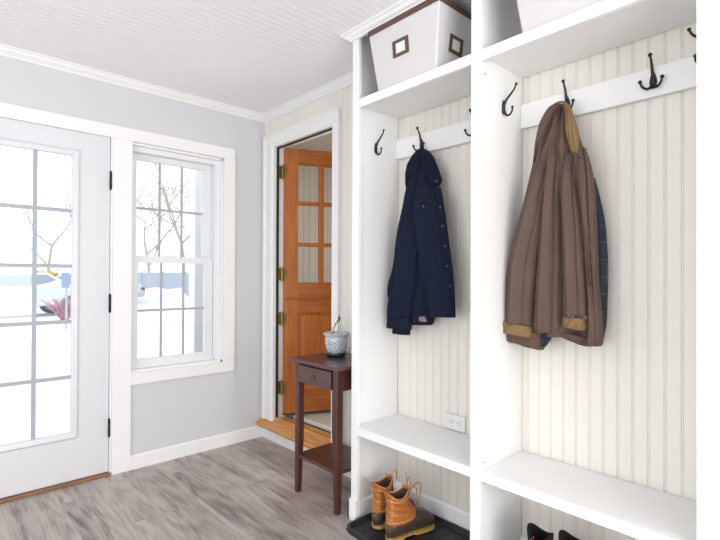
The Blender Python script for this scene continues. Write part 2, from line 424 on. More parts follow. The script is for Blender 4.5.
# ---------------------------------------------------------------- window
win = struct('window_1', boxes((W0, W0+.012, YA+.002, YA+.13, WB, WT), (W1-.012, W1, YA+.002, YA+.13, WB, WT), (W0, W1, YA+.002, YA+.13, WT-.012, WT), (W0, W1, YA+.002, YA+.13, WB, WB+.014)), M['trim'])
linkm('side_track', boxes((W0+.012, W0+.045, YA+.03, YA+.125, WB+.014, WT-.012), (W1-.042, W1-.012, YA+.03, YA+.125, WB+.014, WT-.012), (W0+.045, W1-.042, YA+.03, YA+.125, WT-.045, WT-.012), (W0+.045, W1-.042, YA+.05, YA+.125, WB+.014, WB+.03)), M['vinyl'], win, bevel=.002)
linkm('inner_track', boxes((W1-.052, W1-.042, YA+.03, YA+.045, WB+.03, WT-.045), (W1-.050, W1-.042, YA+.084, YA+.092, WB+.03, WT-.045)), M['vinyl'], win)
def sash(name, y, z0, z1, topw, botw):
    x0, x1 = .955, 1.503
    gx0, gx1, gz0, gz1 = 1.002, 1.447, z0+botw, z1-topw
    s = linkm(name, boxes((x0, gx0, y, y+.032, z0, z1), (gx1, x1, y, y+.032, z0, z1), (gx0, gx1, y, y+.032, z0, gz0), (gx0, gx1, y, y+.032, gz1, z1)), M['vinyl'], win, bevel=.002)
    b = bmesh.new()
    for i in (1, 2):
        x = gx0+(gx1-gx0)*i/3; box(b, x-.008, x+.008, y+.009, y+.0135, gz0, gz1)
    z = (gz0+gz1)/2; box(b, gx0, gx1, y+.0092, y+.0133, z-.008, z+.008)
    linkm('muntins', b, M['grille'], s)
    linkm('glass_pane', boxes((gx0-.004, gx1+.004, y+.014, y+.018, gz0-.004, gz1+.004)), M['glass'], s)
    return s
sash('upper_sash', YA+.088, 1.288, 1.988, .038, .042)
sash('lower_sash', YA+.050, .628, 1.328, .042, .042)
bm = boxes((1.17, 1.25, YA+.052, YA+.078, 1.3285, 1.336)); tube(bm, [(1.21, YA+.06, 1.336), (1.21, YA+.06, 1.345)], .012, 12); box(bm, 1.19, 1.235, YA+.053, YA+.062, 1.339, 1.345)
linkm('sash_lock', bm, M['vinyl'], win)

# ---------------------------------------------------------------- doorway to the next room
xc = XB-.020
def casing_profile(o, i, s):  # across the board: outer o to inner i (y), facing -X
    w_ = i-o
    return [(XB-.0005, o), (xc-.004, o), (xc-.004, o+w_*.16), (xc+.004, o+w_*.24), (xc+.003, o+w_*.62), (xc-.001, o+w_*.70), (xc-.001, o+w_*.82), (xc+.006, o+w_*.9), (xc+.006, i), (XB-.0005, i)]
bm = bmesh.new()
prism(bm, casing_profile(3.112, 2.972, 1), 'Z', .122, 2.238)
prism(bm, casing_profile(2.228, 2.300, 1), 'Z', .122, 2.238)
prism(bm, [(p[0]-.0008, p[1]) for p in casing_profile(2.244, 2.152, 1)], 'Y', 2.2275, 3.1125)
struct('trim_6', bm, M['trim'])
# jambs, stop, weatherstrip
struct('trim_7', boxes((XB-.012, XB+.028, 2.971, 2.998, .10, 2.165), (XB-.012, XB+.028, 2.287, 2.303, .10, 2.165), (XB-.012, XB+.028, 2.303, 2.971, 2.148, 2.165),
       (XB+.028, XB+.10, 2.985, 3.005, .10, 2.18), (XB+.028, XB+.10, 2.283, 2.293, .10, 2.18), (XB+.028, XB+.10, 2.29, 2.99, 2.160, 2.18)), M['trim'])
struct('trim_8', boxes((XB+.008, XB+.0285, 2.966, 2.9705, .165, 2.148), (XB+.010, XB+.0285, 2.304, 2.9705, 2.141, 2.1475), (XB+.0285, XB+.031, 2.971, 2.985, .165, 2.160)), M['gasket_and_shade'])
# sloping oak sill with nosing
struct('trim_9', prism(bmesh.new(), [(1.828, .094), (XB-.012, .094), (XB+.10, .10), (XB+.10, .155), (XB+.032, .158), (XB+.030, .170), (XB+.014, .172), (XB+.006, .158), (1.845, .126), (1.831, .120), (1.826, .107)], 'Y', 2.20, YA-.001), M['sill'])
# next room shell
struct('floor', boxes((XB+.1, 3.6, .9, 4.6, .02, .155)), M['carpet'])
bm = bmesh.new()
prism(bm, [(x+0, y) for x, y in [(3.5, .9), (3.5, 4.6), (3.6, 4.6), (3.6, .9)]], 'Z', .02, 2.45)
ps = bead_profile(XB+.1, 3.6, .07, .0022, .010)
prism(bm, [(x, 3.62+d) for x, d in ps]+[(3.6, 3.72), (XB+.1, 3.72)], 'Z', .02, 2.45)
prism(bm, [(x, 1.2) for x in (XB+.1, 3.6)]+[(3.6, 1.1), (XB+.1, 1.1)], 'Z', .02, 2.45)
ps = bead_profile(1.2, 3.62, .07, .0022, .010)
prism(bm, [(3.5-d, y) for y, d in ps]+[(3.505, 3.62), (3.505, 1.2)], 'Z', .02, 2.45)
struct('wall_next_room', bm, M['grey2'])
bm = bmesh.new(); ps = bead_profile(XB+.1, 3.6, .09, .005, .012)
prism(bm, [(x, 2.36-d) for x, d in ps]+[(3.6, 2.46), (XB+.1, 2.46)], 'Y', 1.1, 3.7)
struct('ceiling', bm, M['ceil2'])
o = linkm('entrance_rug', prism(bmesh.new(), [(2.06, 1.7), (2.03, 2.90), (3.0, 2.90), (3.0, 1.7)], 'Z', .1555, .172), M['rug'], bevel=.004)
tag(o, 'cream shag rug lying behind the orange door', 'rug')
linkm('binding', prism(bmesh.new(), [(2.045, 1.7), (2.015, 2.91), (2.035, 2.91), (2.065, 1.7)], 'Z', .1556, .1745), M['rugedge'], o)

# dutch door, opened away from us
dr = bpy.data.objects.new('door_2', None); COL.objects.link(dr); dr['kind'] = 'structure'
dr.location = (1.94, 2.93, 0); dr.rotation_euler = (0, 0, R(-25)); bpy.context.view_layer.update()
DW = .66; T = .044
def dpart(name, bm, mt, parent=dr, **k):
    o = linkm(name, bm, mt, **k); return local(o, parent)
def dleaf(name, z0, z1, gz0, gz1):
    b = boxes((0, .104, 0, T, z0, z1), (DW-.104, DW, 0, T, z0, z1))
    o = dpart(name, b, M['orange'], bevel=.0025)
    dpart('rail', boxes((.1035, DW-.1035, .0005, T-.0005, z0, gz0), (.1035, DW-.1035, .0005, T-.0005, gz1, z1)), M['oranger'], o, bevel=.0025)
    return o
up = dleaf('upper_leaf', 1.048, 2.146, 1.157, 2.034)
b = bmesh.new()
for x in (.262,): box(b, x, x+.038, .004, T-.004, 1.157, 2.034)
for z in (1.747, 1.439): box(b, .104, DW-.104, .005, T-.005, z-.014, z+.014)
dpart('muntins', b, M['orange'], up, bevel=.003)
dpart('glass_pane', boxes((.1, DW-.1, .020, .024, 1.15, 2.04)), M['glass'], up)
dpart('weather_lip', boxes((0, DW, -.006, T-.002, 1.036, 1.048)), M['oranger'], up, bevel=.002)
lo = dleaf('lower_leaf', .195, 1.034, .372, .936)
b = bmesh.new()
P0 = [(.104, .372), (DW-.104, .372), (DW-.104, .936), (.104, .936)]; P1 = [(.128, .396), (DW-.128, .396), (DW-.128, .912), (.128, .912)]; P2 = [(.15, .418), (DW-.15, .418), (DW-.15, .890), (.15, .890)]
v = [[b.verts.new((x, y, z)) for x, z in P] for P, y in ((P0, .003), (P1, .016), (P2, .006))]
for A, B in zip(v, v[1:]):
    for i in range(4): b.faces.new((A[i], A[(i+1) % 4], B[(i+1) % 4], B[i]))
b.faces.new(v[-1])
dpart('raised_panel', b, M['orange'], lo, solid=.004)
dpart('door_sweep', boxes((0, DW, .002, T-.004, .183, .195)), M['gasket_and_shade'], lo)
for zc in (1.972, 1.219, .89, .382):
    b = bmesh.new()
    box(b, XB+.034, XB+.09, 2.981, 2.9848, zc-.045, zc+.045); box(b, XB+.044, XB+.050, 2.952, 2.982, zc-.045, zc+.045)
    tube(b, [(XB+.047, 2.952, zc-.047), (XB+.047, 2.952, zc+.047)], .006, 10)
    for k in (-.049, .049): ball(b, (XB+.047, 2.952, zc+k), .0058)
    box(b, XB+.047, XB+.056, 2.915, 2.952, zc-.045, zc+.045)
    linkm('hinge', b, M['bronze'], dr)

# ---------------------------------------------------------------- built-in lockers
XF = 1.57                                   # front faces
ST = [(1.722, 1.765), (1.022, 1.068), (.288, .333)]   # uprights (y0, y1)
ZB0, ZB1, ZS0, ZS1 = .422, .461, 2.034, 2.076
BK = XB-.0045
lk = thing('mudroom_locker', 'white built-in two-bay coat locker with benches and top shelves', 'locker', ((XF+XB)/2, 1.03, 0))
IN = 1.7475     # inner face of the left side panel, set back from its face frame
linkm('side_panel', boxes((XF, XF+.02, ST[0][0], ST[0][1], .0, CEIL-.001), (XF+.02, BK, IN, ST[0][1], .0, CEIL-.001)), M['cab'], lk, bevel=.001)
for (a, b_), nm in zip(ST[1:], ('divider_panel', 'side_panel')):
    linkm(nm, boxes((XF, BK, a, b_, .0, CEIL-.001)), M['cab'], lk, bevel=.0015)
XS = XF+.0202
for (a, b_, c_) in ((ST[1][1], ST[0][0], IN), (ST[2][1], ST[1][0], ST[1][0])):
    linkm('bench_seat', boxes((XF-.001, XS, a+.0006, b_-.0006, ZB0, ZB1), (XS, BK, a+.0006, c_-.0006, ZB0, ZB1)), M['cab'], lk, bevel=.001)
    linkm('top_shelf', boxes((XF-.001, XS, a+.0006, b_-.0006, ZS0, ZS1), (XS, BK, a+.0006, c_-.0006, ZS1-.02, ZS1)), M['cab'], lk, bevel=.001)
    linkm('hook_rail', boxes((BK-.018, BK, a+.0006, c_-.0006, 1.834, 1.936)), M['cab'], lk, bevel=.0015)
    linkm('back_baseboard', prism(bmesh.new(), [(BK-.014, 0), (BK, 0), (BK, .10), (BK-.005, .10), (BK-.014, .088)], 'Y', a+.0006, c_-.0006), M['cab'], lk)
linkm('side_baseboard', prism(bmesh.new(), [(IN-.012, 0), (IN-.0005, 0), (IN-.0005, .085), (IN-.005, .085), (IN-.012, .075)], 'X', XF+.021, BK-.015), M['cab'], lk)
linkm('plinth_block', boxes((XF-.012, XF+.05, ST[0][1]-.0005, ST[0][1]+.014, 0, .10), (XF-.012, XF-.0005, ST[0][0]-.001, ST[0][1]+.014, 0, .10)), M['cab'], lk, bevel=.002)
# crown along the front and returning on the left side
pr = [(0, 0), (.046, 0), (.046, -.008), (.036, -.012), (.026, -.022), (.014, -.028), (.012, -.034), (0, -.036)]
b = bmesh.new()
ra = [(XF-.0005-d, ST[2][0], CEIL-.001+z) for d, z in pr]
rb = [(XF-.0005-d, ST[0][1]+.0005+d*.93, CEIL-.001+z) for d, z in pr]
rc = [(XB-.06, ST[0][1]+.0005+d*.93, CEIL-.001+z) for d, z in pr]
loft(b, [ra, rb, rc])
linkm('crown_moulding', b, M['cab'], lk)
for (y, z) in ((1.021, .485), (1.021, .405), (1.021, 1.99)):
    b = bmesh.new(); tube(b, [(1.595, y-.0008, z), (1.595, y+.001, z)], .003, 10)
    linkm('shelf_pin_hole', b, M['slot'], lk)

# ---------------------------------------------------------------- hooks
def hook_mesh():
    """mounted on plane x=0, pointing to -x, up z, two lower prongs"""
    b = bmesh.new()
    rings = []
    for z, w_, d in ((-.030, .002, .002), (-.028, .007, .006), (-.018, .0115, .010), (-.004, .0125, .011), (.010, .010, .011), (.022, .006, .010), (.028, .003, .008)):
        rings.append([(-max(0, d*math.sin(t_)), w_*math.cos(t_), z) for t_ in [2*math.pi*k/16 for k in range(16)]])
    loft(b, rings)
    up_ = spline([(-.006, 0, .012), (-.012, 0, .030), (-.017, 0, .048), (-.026, 0, .064), (-.036, 0, .078)], 5)
    tube(b, up_, list(np.linspace(.0058, .0032, len(up_))), 10); ball(b, up_[-1], .0070)
    for s in (-1, 1):
        p = spline([(-.006, 0, -.016), (-.012, s*.008, -.028), (-.019, s*.020, -.029), (-.024, s*.030, -.018), (-.026, s*.034, -.004)], 5)
        tube(b, p, list(np.linspace(.0052, .0034, len(p))), 10); ball(b, p[-1], .0066)
    return b
def single_mesh():
    b = bmesh.new(); rings = []
    for z, w_, d in ((-.030, .002, .002), (-.028, .006, .006), (-.018, .0095, .009), (-.002, .010, .010), (.014, .0075, .010), (.026, .003, .008)):
        rings.append([(-max(0, d*math.sin(t_)), w_*math.cos(t_), z) for t_ in [2*math.pi*k/16 for k in range(16)]])
    loft(b, rings)
    up_ = spline([(-.007, 0, .010), (-.016, 0, .026), (-.034, 0, .044), (-.050, 0, .060), (-.058, 0, .078)], 5)
    tube(b, up_, list(np.linspace(.0056, .0032, len(up_))), 10); ball(b, up_[-1], .0060)
    p = spline([(-.006, 0, -.016), (-.014, 0, -.034), (-.028, 0, -.038), (-.040, 0, -.026), (-.042, 0, -.010)], 5)
    tube(b, p, list(np.linspace(.0052, .0034, len(p))), 10); ball(b, p[-1], .0056)
    return b
XR = BK-.018
hk = linkm('coat_hook', hook_mesh(), M['black'], smooth=True)
hk.location = (XR, .521, 1.890)
tag(hk, 'bare black three-prong hook on the right bay rail, right of the brown coat', 'hook', 'black coat hooks')
def hcopy(src, loc, rz, label):
    c = src.copy(); COL.objects.link(c); c.location = loc; c.rotation_euler = (0, 0, rz); c['label'] = label; return c
hcopy(hk, (XR, 1.566, 1.877), 0, 'black three-prong hook on the rail holding the navy jacket')
hcopy(hk, (XR, .822, 1.890), 0, 'black three-prong hook on the rail holding the brown coat')
h1 = linkm('coat_hook', single_mesh(), M['black'], smooth=True)
h1.location = (1.715, IN, 1.868); h1.rotation_euler = (0, 0, R(90))
tag(h1, 'black hook on the left side panel, left of the navy jacket', 'hook', 'black coat hooks')
hcopy(h1, (1.728, ST[1][0], 1.893), R(90), 'black hook on the divider panel, left of the brown coat')
hcopy(hk, (XR, 1.250, 1.886), 0, 'partly hidden black hook on the rail, right of the navy jacket by the middle upright')
hcopy(h1, (1.755, ST[2][1], 1.900), R(-90), 'black hook tip showing at the far right upright')

# ---------------------------------------------------------------- outlet
yo0, yo1, zo0, zo1 = 1.308, 1.425, .466, .539
ot = linkm('power_outlet', boxes((BK-.006, BK, yo0, yo1, zo0, zo1)), M['plate'], bevel=.0015)
tag(ot, 'white double socket outlet on the beadboard above the left bench', 'outlet')
for yc_ in (1.345, 1.388):
    b = bmesh.new(); n = 20
    prism(b, [(yc_+.0165*math.cos(2*math.pi*k/n), (zo0+zo1)/2+.0165*math.sin(2*math.pi*k/n)*.85) for k in range(n)], 'X', BK-.0085, BK-.0061)
    rc_ = linkm('socket_face', b, M['plate'], ot)
    zc_ = (zo0+zo1)/2
    linkm('socket_slots', boxes((BK-.0088, BK-.0086, yc_-.008, yc_-.001, zc_+.005, zc_+.0075), (BK-.0088, BK-.0086, yc_-.008, yc_-.001, zc_-.0075, zc_-.005), (BK-.0088, BK-.0086, yc_+.004, yc_+.008, zc_-.002, zc_+.002)), M['slot'], rc_)

# ---------------------------------------------------------------- storage boxes on the top shelf
def storage_box(y0, y1, label):
    z0, z1 = ZS1+.001, 2.366
    c = ((1.71), (y0+y1)/2)
    t_ = thing('storage_box', label, 'box', (c[0], c[1], z0), 'white fabric boxes on the top shelf')
    fl = .040; xb0, xb1, xt0, xt1 = 1.577, 1.83, 1.548, 1.872
    b = bmesh.new()
    def rr(z, k, ins=0):   # ring of the tapered box at height fraction k
        X0 = xb0+(xt0-xb0)*k+ins; X1 = xb1+(xt1-xb1)*k-ins; Y0 = y0-fl*k+ins; Y1 = y1+fl*k-ins; r = .006
        return [(X0, Y0+r, z), (X0, Y1-r, z), (X0+r, Y1, z), (X1-r, Y1, z), (X1, Y1-r, z), (X1, Y0+r, z), (X1-r, Y0, z), (X0+r, Y0, z)]
    H_ = z1-z0
    loft(b, [rr(z0, 0, .004), rr(z0+.004, .01), rr(z0+H_*.5, .5), rr(z1-.012, .96), rr(z1-.012, .96, .005), rr(z0+.02, .05, .005)])
    linkm('box_body', b, M['linen'], t_)
    b = bmesh.new(); loft(b, [rr(z1-.026, .92, -.0015), rr(z1, 1, -.0025), rr(z1, 1, .008), rr(z1-.026, .92, .006)], False, False)
    V_ = None
    linkm('brown_rim', b, M['brown'], t_)
    b = bmesh.new(); tube(b, [Vector(p)-Vector((.001, 0, 0)) for p in rr(z0+.003, .0)[:2]], .0025, 8)
    linkm('base_piping', b, M['linens'], t_)
    # label holders, one on the front, one on each end
    def holder(cy_, cz_, hw, hh, face):
        def P(u_, v_, o_):
            k = (v_-z0)/H_
            if face == 'f': return (xb0+(xt0-xb0)*k-o_, u_, v_)
            if face == 'r': return (u_, y0-fl*k-o_, v_)
            return (u_, y1+fl*k+o_, v_)
        b = bmesh.new(); o4 = [(-1, -1), (1, -1), (1, 1), (-1, 1)]
        A = [b.verts.new(P(cy_+u_*hw, cz_+v_*hh, .0012)) for u_, v_ in o4]; B = [b.verts.new(P(cy_+u_*hw*.6, cz_+v_*hh*.62, .0012)) for u_, v_ in o4]
        C = [b.verts.new(P(cy_+u_*hw, cz_+v_*hh, .0045)) for u_, v_ in o4]; D = [b.verts.new(P(cy_+u_*hw*.6, cz_+v_*hh*.62, .0045)) for u_, v_ in o4]
        for i in range(4):
            j = (i+1) % 4
            for q in ((C[i], C[j], D[j], D[i]), (A[i], A[j], C[j], C[i]), (D[i], D[j], B[j], B[i]), (A[i], B[i], B[j], A[j])): b.faces.new(q)
        h_ = linkm('label_holder', b, M['brown'], t_)
        b = bmesh.new(); b.faces.new([b.verts.new(P(cy_+u_*hw*.62, cz_+v_*hh*.64, .0022)) for u_, v_ in o4])
        linkm('label_card', b, M['card'], h_, solid=.001)
    my = (y0+y1)/2
    holder(my+.012, z0+.152, .047, .036, 'f')
    holder(1.69, z0+.128, .046, .036, 'r')
    return t_
storage_box(1.247, 1.594, 'white fabric storage box with brown rim above the navy jacket')
storage_box(.505, .858, 'white fabric storage box cut by the photo top, above the brown coat')

# ---------------------------------------------------------------- side table
tx0, tx1, ty0, ty1 = 1.533, 1.835, 1.828, 2.198      # outer faces of the legs
tb = thing('side_table', 'dark cherry side table with one drawer by the inner doorway', 'table', (1.70, 2.04, 0))
linkm('table_top', boxes((1.504, 1.862, 1.793, 2.230, .729, .748)), M['cherryh'], tb, bevel=.003)
def leg(x0, y0, sx, sy):
    """square leg, flush outside, inner faces tapering towards the foot"""
    b = bmesh.new(); w_, w2 = .036, .027
    def ring(z, q): return [(x0, y0, z), (x0+sx*q, y0, z), (x0+sx*q, y0+sy*q, z), (x0, y0+sy*q, z)]
    loft(b, [ring(0, w2), ring(.17, w_-.004), ring(.30, w_), ring(.7285, w_)]); return b
for x0, sx in ((tx0, 1), (tx1, -1)):
    for y0, sy in ((ty0, 1), (ty1, -1)): linkm('leg', leg(x0, y0, sx, sy), M['cherry'], tb, bevel=.0015)
linkm('apron', boxes((tx0+.037, tx1-.037, ty0+.006, ty0+.022, .617, .7285), (tx0+.037, tx1-.037, ty1-.022, ty1-.006, .617, .7285), (tx1-.024, tx1-.008, ty0+.037, ty1-.037, .617, .7285)), M['cherry'], tb)
linkm('drawer_gap_shade', boxes((tx0+.03, tx0+.034, ty0+.0365, ty1-.0365, .617, .7282)), M['gasket_and_shade'], tb)  # thin dark board, its colour stands in for the shade around the drawer
dw = linkm('drawer', boxes((tx0-.004, tx0+.012, ty0+.052, ty1-.040, .620, .714)), M['cherryh'], tb, bevel=.002)
cy = (ty0+ty1)/2+.006
b = bmesh.new(); ball(b, (tx0-.008, cy, .674), .006)
ring_ = [(tx0-.012, cy+.0155*math.sin(2*math.pi*k/24), .661+.0155*math.cos(2*math.pi*k/24)) for k in range(25)]
tube(b, ring_, .0022, 8); 
linkm('ring_pull', b, M['dbutton'], dw, smooth=True)
linkm('lower_shelf', boxes((tx0+.004, tx1-.004, ty0+.006, ty1-.006, .196, .213)), M['cherryh'], tb, bevel=.002)

# ---------------------------------------------------------------- plant pot
pc = Vector((1.735, 2.082, .7485))
pp = thing('potted_plant', 'patterned blue-grey pot with a budding twig on the side table', 'plant', pc)
linkm('saucer', lathe(bmesh.new(), [(0, 0), (.048, 0), (.058, .010), (.062, .024), (.060, .025), (.056, .012), (.046, .005), (0, .005)], pc), M['saucer'], pp, smooth=True)
def pot_mat():
    m = bpy.data.materials.new('patterned_glaze'); m.use_nodes = True
    nt = m.node_tree; b = nt.nodes['Principled BSDF']; N = nt.nodes.new; L = nt.links.new
    b.inputs['Roughness'].default_value = .2; b.inputs['Coat Weight'].default_value = .4
    tc = N('ShaderNodeTexCoord'); n = N('ShaderNodeTexVoronoi'); n.feature = 'DISTANCE_TO_EDGE'; n.inputs['Scale'].default_value = 95
    mp = N('ShaderNodeMapping'); mp.inputs['Scale'].default_value = (1, 1, .55); L(tc.outputs['Object'], mp.inputs[0]); L(mp.outputs[0], n.inputs['Vector'])
    r = N('ShaderNodeValToRGB'); e = r.color_ramp.elements; e[0].position = .03; e[0].color = (.24, .29, .34, 1); e[1].position = .16; e[1].color = (.66, .69, .71, 1)
    L(n.outputs['Distance'], r.inputs[0]); L(r.outputs[0], b.inputs['Base Color']); return m
linkm('pot', lathe(bmesh.new(), [(0, .010), (.042, .010), (.050, .022), (.060, .050), (.065, .080), (.066, .108), (.064, .118), (.072, .122), (.075, .130), (.073, .134), (.066, .133), (.060, .126), (.059, .110), (0, .108)], pc, 48), pot_mat(), pp, smooth=True)
linkm('soil', lathe(bmesh.new(), [(0, .113), (.058, .112), (.058, .108), (0, .107)], pc), M['soil'], pp)
b = bmesh.new()
st = spline([pc+Vector((-.008, .022, .11)), pc+Vector((-.010, .016, .150)), pc+Vector((-.004, .004, .172)), pc+Vector((.0, -.014, .198)), pc+Vector((0, -.026, .222))], 5)
tube(b, st, list(np.linspace(.0026, .0012, len(st))), 6)
linkm('stem', b, M['stem'], pp, smooth=True)
b = bmesh.new()
for k, off in ((11, (.0, .006, .004)), (13, (0, -.006, .005)), (15, (0, .007, 0)), (16, (0, -.008, .0)), (18, (.0, .006, .003)), (20, (0, 0, .004)), (20, (0, -.007, -.006)), (17, (.006, 0, 0))):
    ball(b, Vector(st[k])+Vector(off), .0048, (.8, .8, 1.2))
linkm('buds', b, M['bud'], pp, smooth=True)
b = bmesh.new()
for s, q in ((1, 4), (-1, 6)):
    p = Vector(st[q]); vs = [b.verts.new(p+Vector(c)) for c in ((0, 0, 0), (.002, s*.006, .008), (0, s*.010, .020), (-.002, s*.002, .010))]; b.faces.new(vs)
linkm('leaf', b, M['stem'], pp, solid=.001)

# ---------------------------------------------------------------- boot tray
bx0, bx1, by0, by1 = 1.462, 1.868, 1.10, 1.706
def rrect(x0, x1, y0, y1, r, n=6):
    o = []
    for cx_, cy_, a0 in ((x1-r, y1-r, 0), (x0+r, y1-r, 90), (x0+r, y0+r, 180), (x1-r, y0+r, 270)):
        for k in range(n+1):
            a = R(a0+90*k/n); o.append((cx_+r*math.cos(a), cy_+r*math.sin(a)))
    return o
b = bmesh.new()
def trr(i, z, r): return [(x, y, z) for x, y in rrect(bx0+i, bx1-i, by0+i, by1-i, r)]
loft(b, [trr(.004, .001, .05), trr(0, .010, .05), trr(.002, .024, .05), trr(.007, .028, .045), trr(.014, .026, .04), trr(.020, .012, .035), trr(.024, .007, .03)])
for k in range(9):
    y = by0+.08+k*.055; tube(b, [(bx0+.05, y, .0075), (bx1-.05, y, .0075)], .003, 6)
tray = linkm('boot_tray', b, M['tray'], smooth=False)
tag(tray, 'black rimmed boot tray on the floor under the left bench', 'tray')

# ---------------------------------------------------------------- duck boots
def smooth_rows(rows, n):
    P = [np.array(r, float) for r in rows]; return spline(P, n)
def duck_boot(loc, rz, label, flip=1, loops=()):
    t_ = thing('duck_boot', label, 'boot', loc, 'pair of tan leather duck boots', rz)
    t_.scale = (.88, .98, 1)
    L_ = lambda n_, b_, m_, par=t_, **k: local(linkm(n_, b_, m_, **k), par)
    def outline(x):  # half width of the shoe at x (heel -.065 .. toe .235)
        xs = [-.067, -.060, -.045, -.015, .03, .08, .13, .17, .205, .225, .236]
        ws = [.006, .021, .031, .0345, .033, .036, .046, .051, .048, .036, .012]
        return float(np.interp(x, xs, ws))
    def mid(x): return flip*float(np.interp(x, [-.06, .05, .15, .236], [0, 0, .006, .003]))
    xs = list(np.concatenate([np.linspace(-.067, -.045, 5), np.linspace(-.03, .18, 15), np.linspace(.19, .236, 8)]))
    # rubber bottom
    rings = []
    for x in xs:
        h = float(np.interp(x, [-.067, -.045, .0, .06, .09, .12, .15, .19, .215, .236], [.078, .090, .088, .085, .095, .100, .094, .084, .070, .045]))
        w_ = outline(x); c = mid(x); pts = []
        for k in range(24):
            a = 2*math.pi*k/24; cs, sn = math.cos(a), math.sin(a)
            y = c+w_*math.copysign(abs(cs)**.75, cs)
            z = .012+(h-.012)*(.5+.5*math.copysign(abs(sn)**.85, sn))
            pts.append((x, y, z))
        rings.append(pts)
    L_('rubber_shoe', loft(bmesh.new(), rings), M['rubber'], smooth=True)
    # sole: welt plus heel and forefoot pads
    b = bmesh.new()
    loop = [(x, mid(x)+outline(x)+.0035) for x in xs]+[(x, mid(x)-outline(x)-.0035) for x in xs[::-1]]
    prism(b, loop, 'Z', .0085, .0150)
    hx = [x for x in xs if x < .022]; loop = [(x, mid(x)+outline(x)+.002) for x in hx]+[(x, mid(x)-outline(x)-.002) for x in hx[::-1]]
    prism(b, loop, 'Z', 0, .0090)
    hx = [x for x in xs if .075 < x < .232]; loop = [(x, mid(x)+outline(x)+.001) for x in hx]+[(x, mid(x)-outline(x)-.001) for x in hx[::-1]]
    prism(b, loop, 'Z', .0, .0090)
    L_('sole', b, M['gum'], bevel=.0015)
    # leather shaft, open at the top: z, back x, front x, half width
    rows = smooth_rows([(.070, -.064, .118, .0365), (.088, -.066, .122, .0375), (.104, -.065, .112, .036), (.120, -.062, .092, .034), (.138, -.059, .072, .033), (.158, -.060, .062, .035), (.180, -.064, .060, .038), (.202, -.069, .062, .041)], 4)
    rings = []
    for z, xb_, xf_, w_ in rows:
        pts = []
        for k in range(36):
            a = 2*math.pi*k/36; cs, sn = math.cos(a), math.sin(a)
            x = (xb_+xf_)/2+(xf_-xb_)/2*cs
            y = w_*math.copysign(abs(sn)**.8, sn)*(1-.18*max(0, cs)**2)
            wr = (.0018*math.sin(z*190+3*a)+.0016*math.sin(5*a+z*60)+.0010*math.sin(z*420-2*a))*min(1, max(.2, (z-.08)/.04))+.005*math.sin(3*a+1.3)*max(0, (z-.165)/.037)
            pts.append((x+wr*cs, y+wr*sn+mid(x)*.3, z+(.010*math.cos(2*a)*max(0, (z-.165)/.037))))
        rings.append(pts)
    b = bmesh.new(); loft(b, rings, False, False)
    # slit at the front for the tongue
    L_('leather_shaft', b, M['leather'], smooth=True, solid=.004)
    # cuff stitched at the top and seam lines
    b = bmesh.new()
    for zi in (len(rings)-5, len(rings)-1, 3):
        rr_ = rings[zi]; ctr = np.mean(rr_, axis=0)
        tube(b, [tuple(ctr+(np.array(p)-ctr)*np.array([1.035, 1.06, 1])) for p in rr_+rr_[:1]], .0013, 5)
    for sgn in (-1, 1):
        idx = 18+sgn*3
        tube(b, [tuple(np.array(r_[idx])*np.array([1.05, 1.08, 1])) for r_ in rings[4:]], .0011, 5)
    L_('seam_stitching', b, M['stitch'], smooth=True)
    # inside lining disc well down the shaft
    b = bmesh.new(); loft(b, [[tuple(np.mean(q_, axis=0)+(np.array(p)-np.mean(q_, axis=0))*np.array([.88, .84, 1])-np.array([0, 0, .004])) for p in q_] for q_ in (rings[-1], rings[-4], rings[-7])], False, True)
    L_('lining', b, M['inner'], smooth=True)
    # flared collar flap and tongue
    b = bmesh.new(); g = []
    for i, z in enumerate(np.linspace(.130, .222, 7)):
        x = .074-.018*i/6; g.append([(x+.004-.010*abs(u_)**2, u_*(.017+.008*i/6), z) for u_ in np.linspace(-1, 1, 7)])
    loft(b, g, False, False, closed=False)
    L_('tongue', b, M['leather'], smooth=True, solid=.004)
    b = bmesh.new(); g = []
    for i, z in enumerate(np.linspace(.192, .216, 4)):
        g.append([(-.068-.004*i+.03*abs(u_)**2, u_*.030, z+.0-.012*abs(u_)**2) for u_ in np.linspace(-1, 1, 9)])
    loft(b, g, False, False, closed=False)
    L_('rear_collar', b, M['leather'], smooth=True, solid=.004)
    # heel patch
    b = bmesh.new()
    for k in ((.046, .048), (.076, .078)):
        tube(b, [(-.0645+(.0035 if abs(yy) > .012 else 0)-.0025, yy, k[0]) for yy in (-.018, -.008, .008, .018)], .0011, 5)
    for yy in (-.018, .018): tube(b, [(-.0635, yy, .046), (-.0635, yy, .076)], .0011, 5)
    for i in range(6): tube(b, [(-.0668, -.012+i*.0046, .056), (-.0668, -.0105+i*.0046, .067)], .0009, 5)
    L_('heel_patch', b, M['gumline'])
    # laces
    b = bmesh.new()
    zs = np.linspace(.108, .185, 6)
    for i, z in enumerate(zs):
        x = float(np.interp(z, [.104, .120, .138, .158, .180, .202], [.112, .094, .074, .064, .063, .064]))+.006
        s = 1 if i % 2 else -1
        z2 = z+.014; x2 = float(np.interp(z2, [.104, .120, .138, .158, .180, .202], [.112, .094, .074, .064, .063, .064]))+.006
        tube(b, [(x-.012, -s*.022, z), (x+.001, 0, (z+z2)/2), (x2-.012, s*.022, z2)], .0023, 6)
        tube(b, [(x-.012, s*.022, z), (x+.003, 0, (z+z2)/2), (x2-.012, -s*.022, z2)], .0023, 6)
    for lp in loops: tube(b, spline(lp, 6), .0024, 6)
    # a lace run around the collar
    rr_ = rings[-3]; ctr = np.mean(rr_, axis=0)
    tube(b, [tuple(ctr+(np.array(p)-ctr)*1.07) for p in rr_[3:34]], .002, 6)
    L_('lace', b, M['lace'], smooth=True)
    return t_
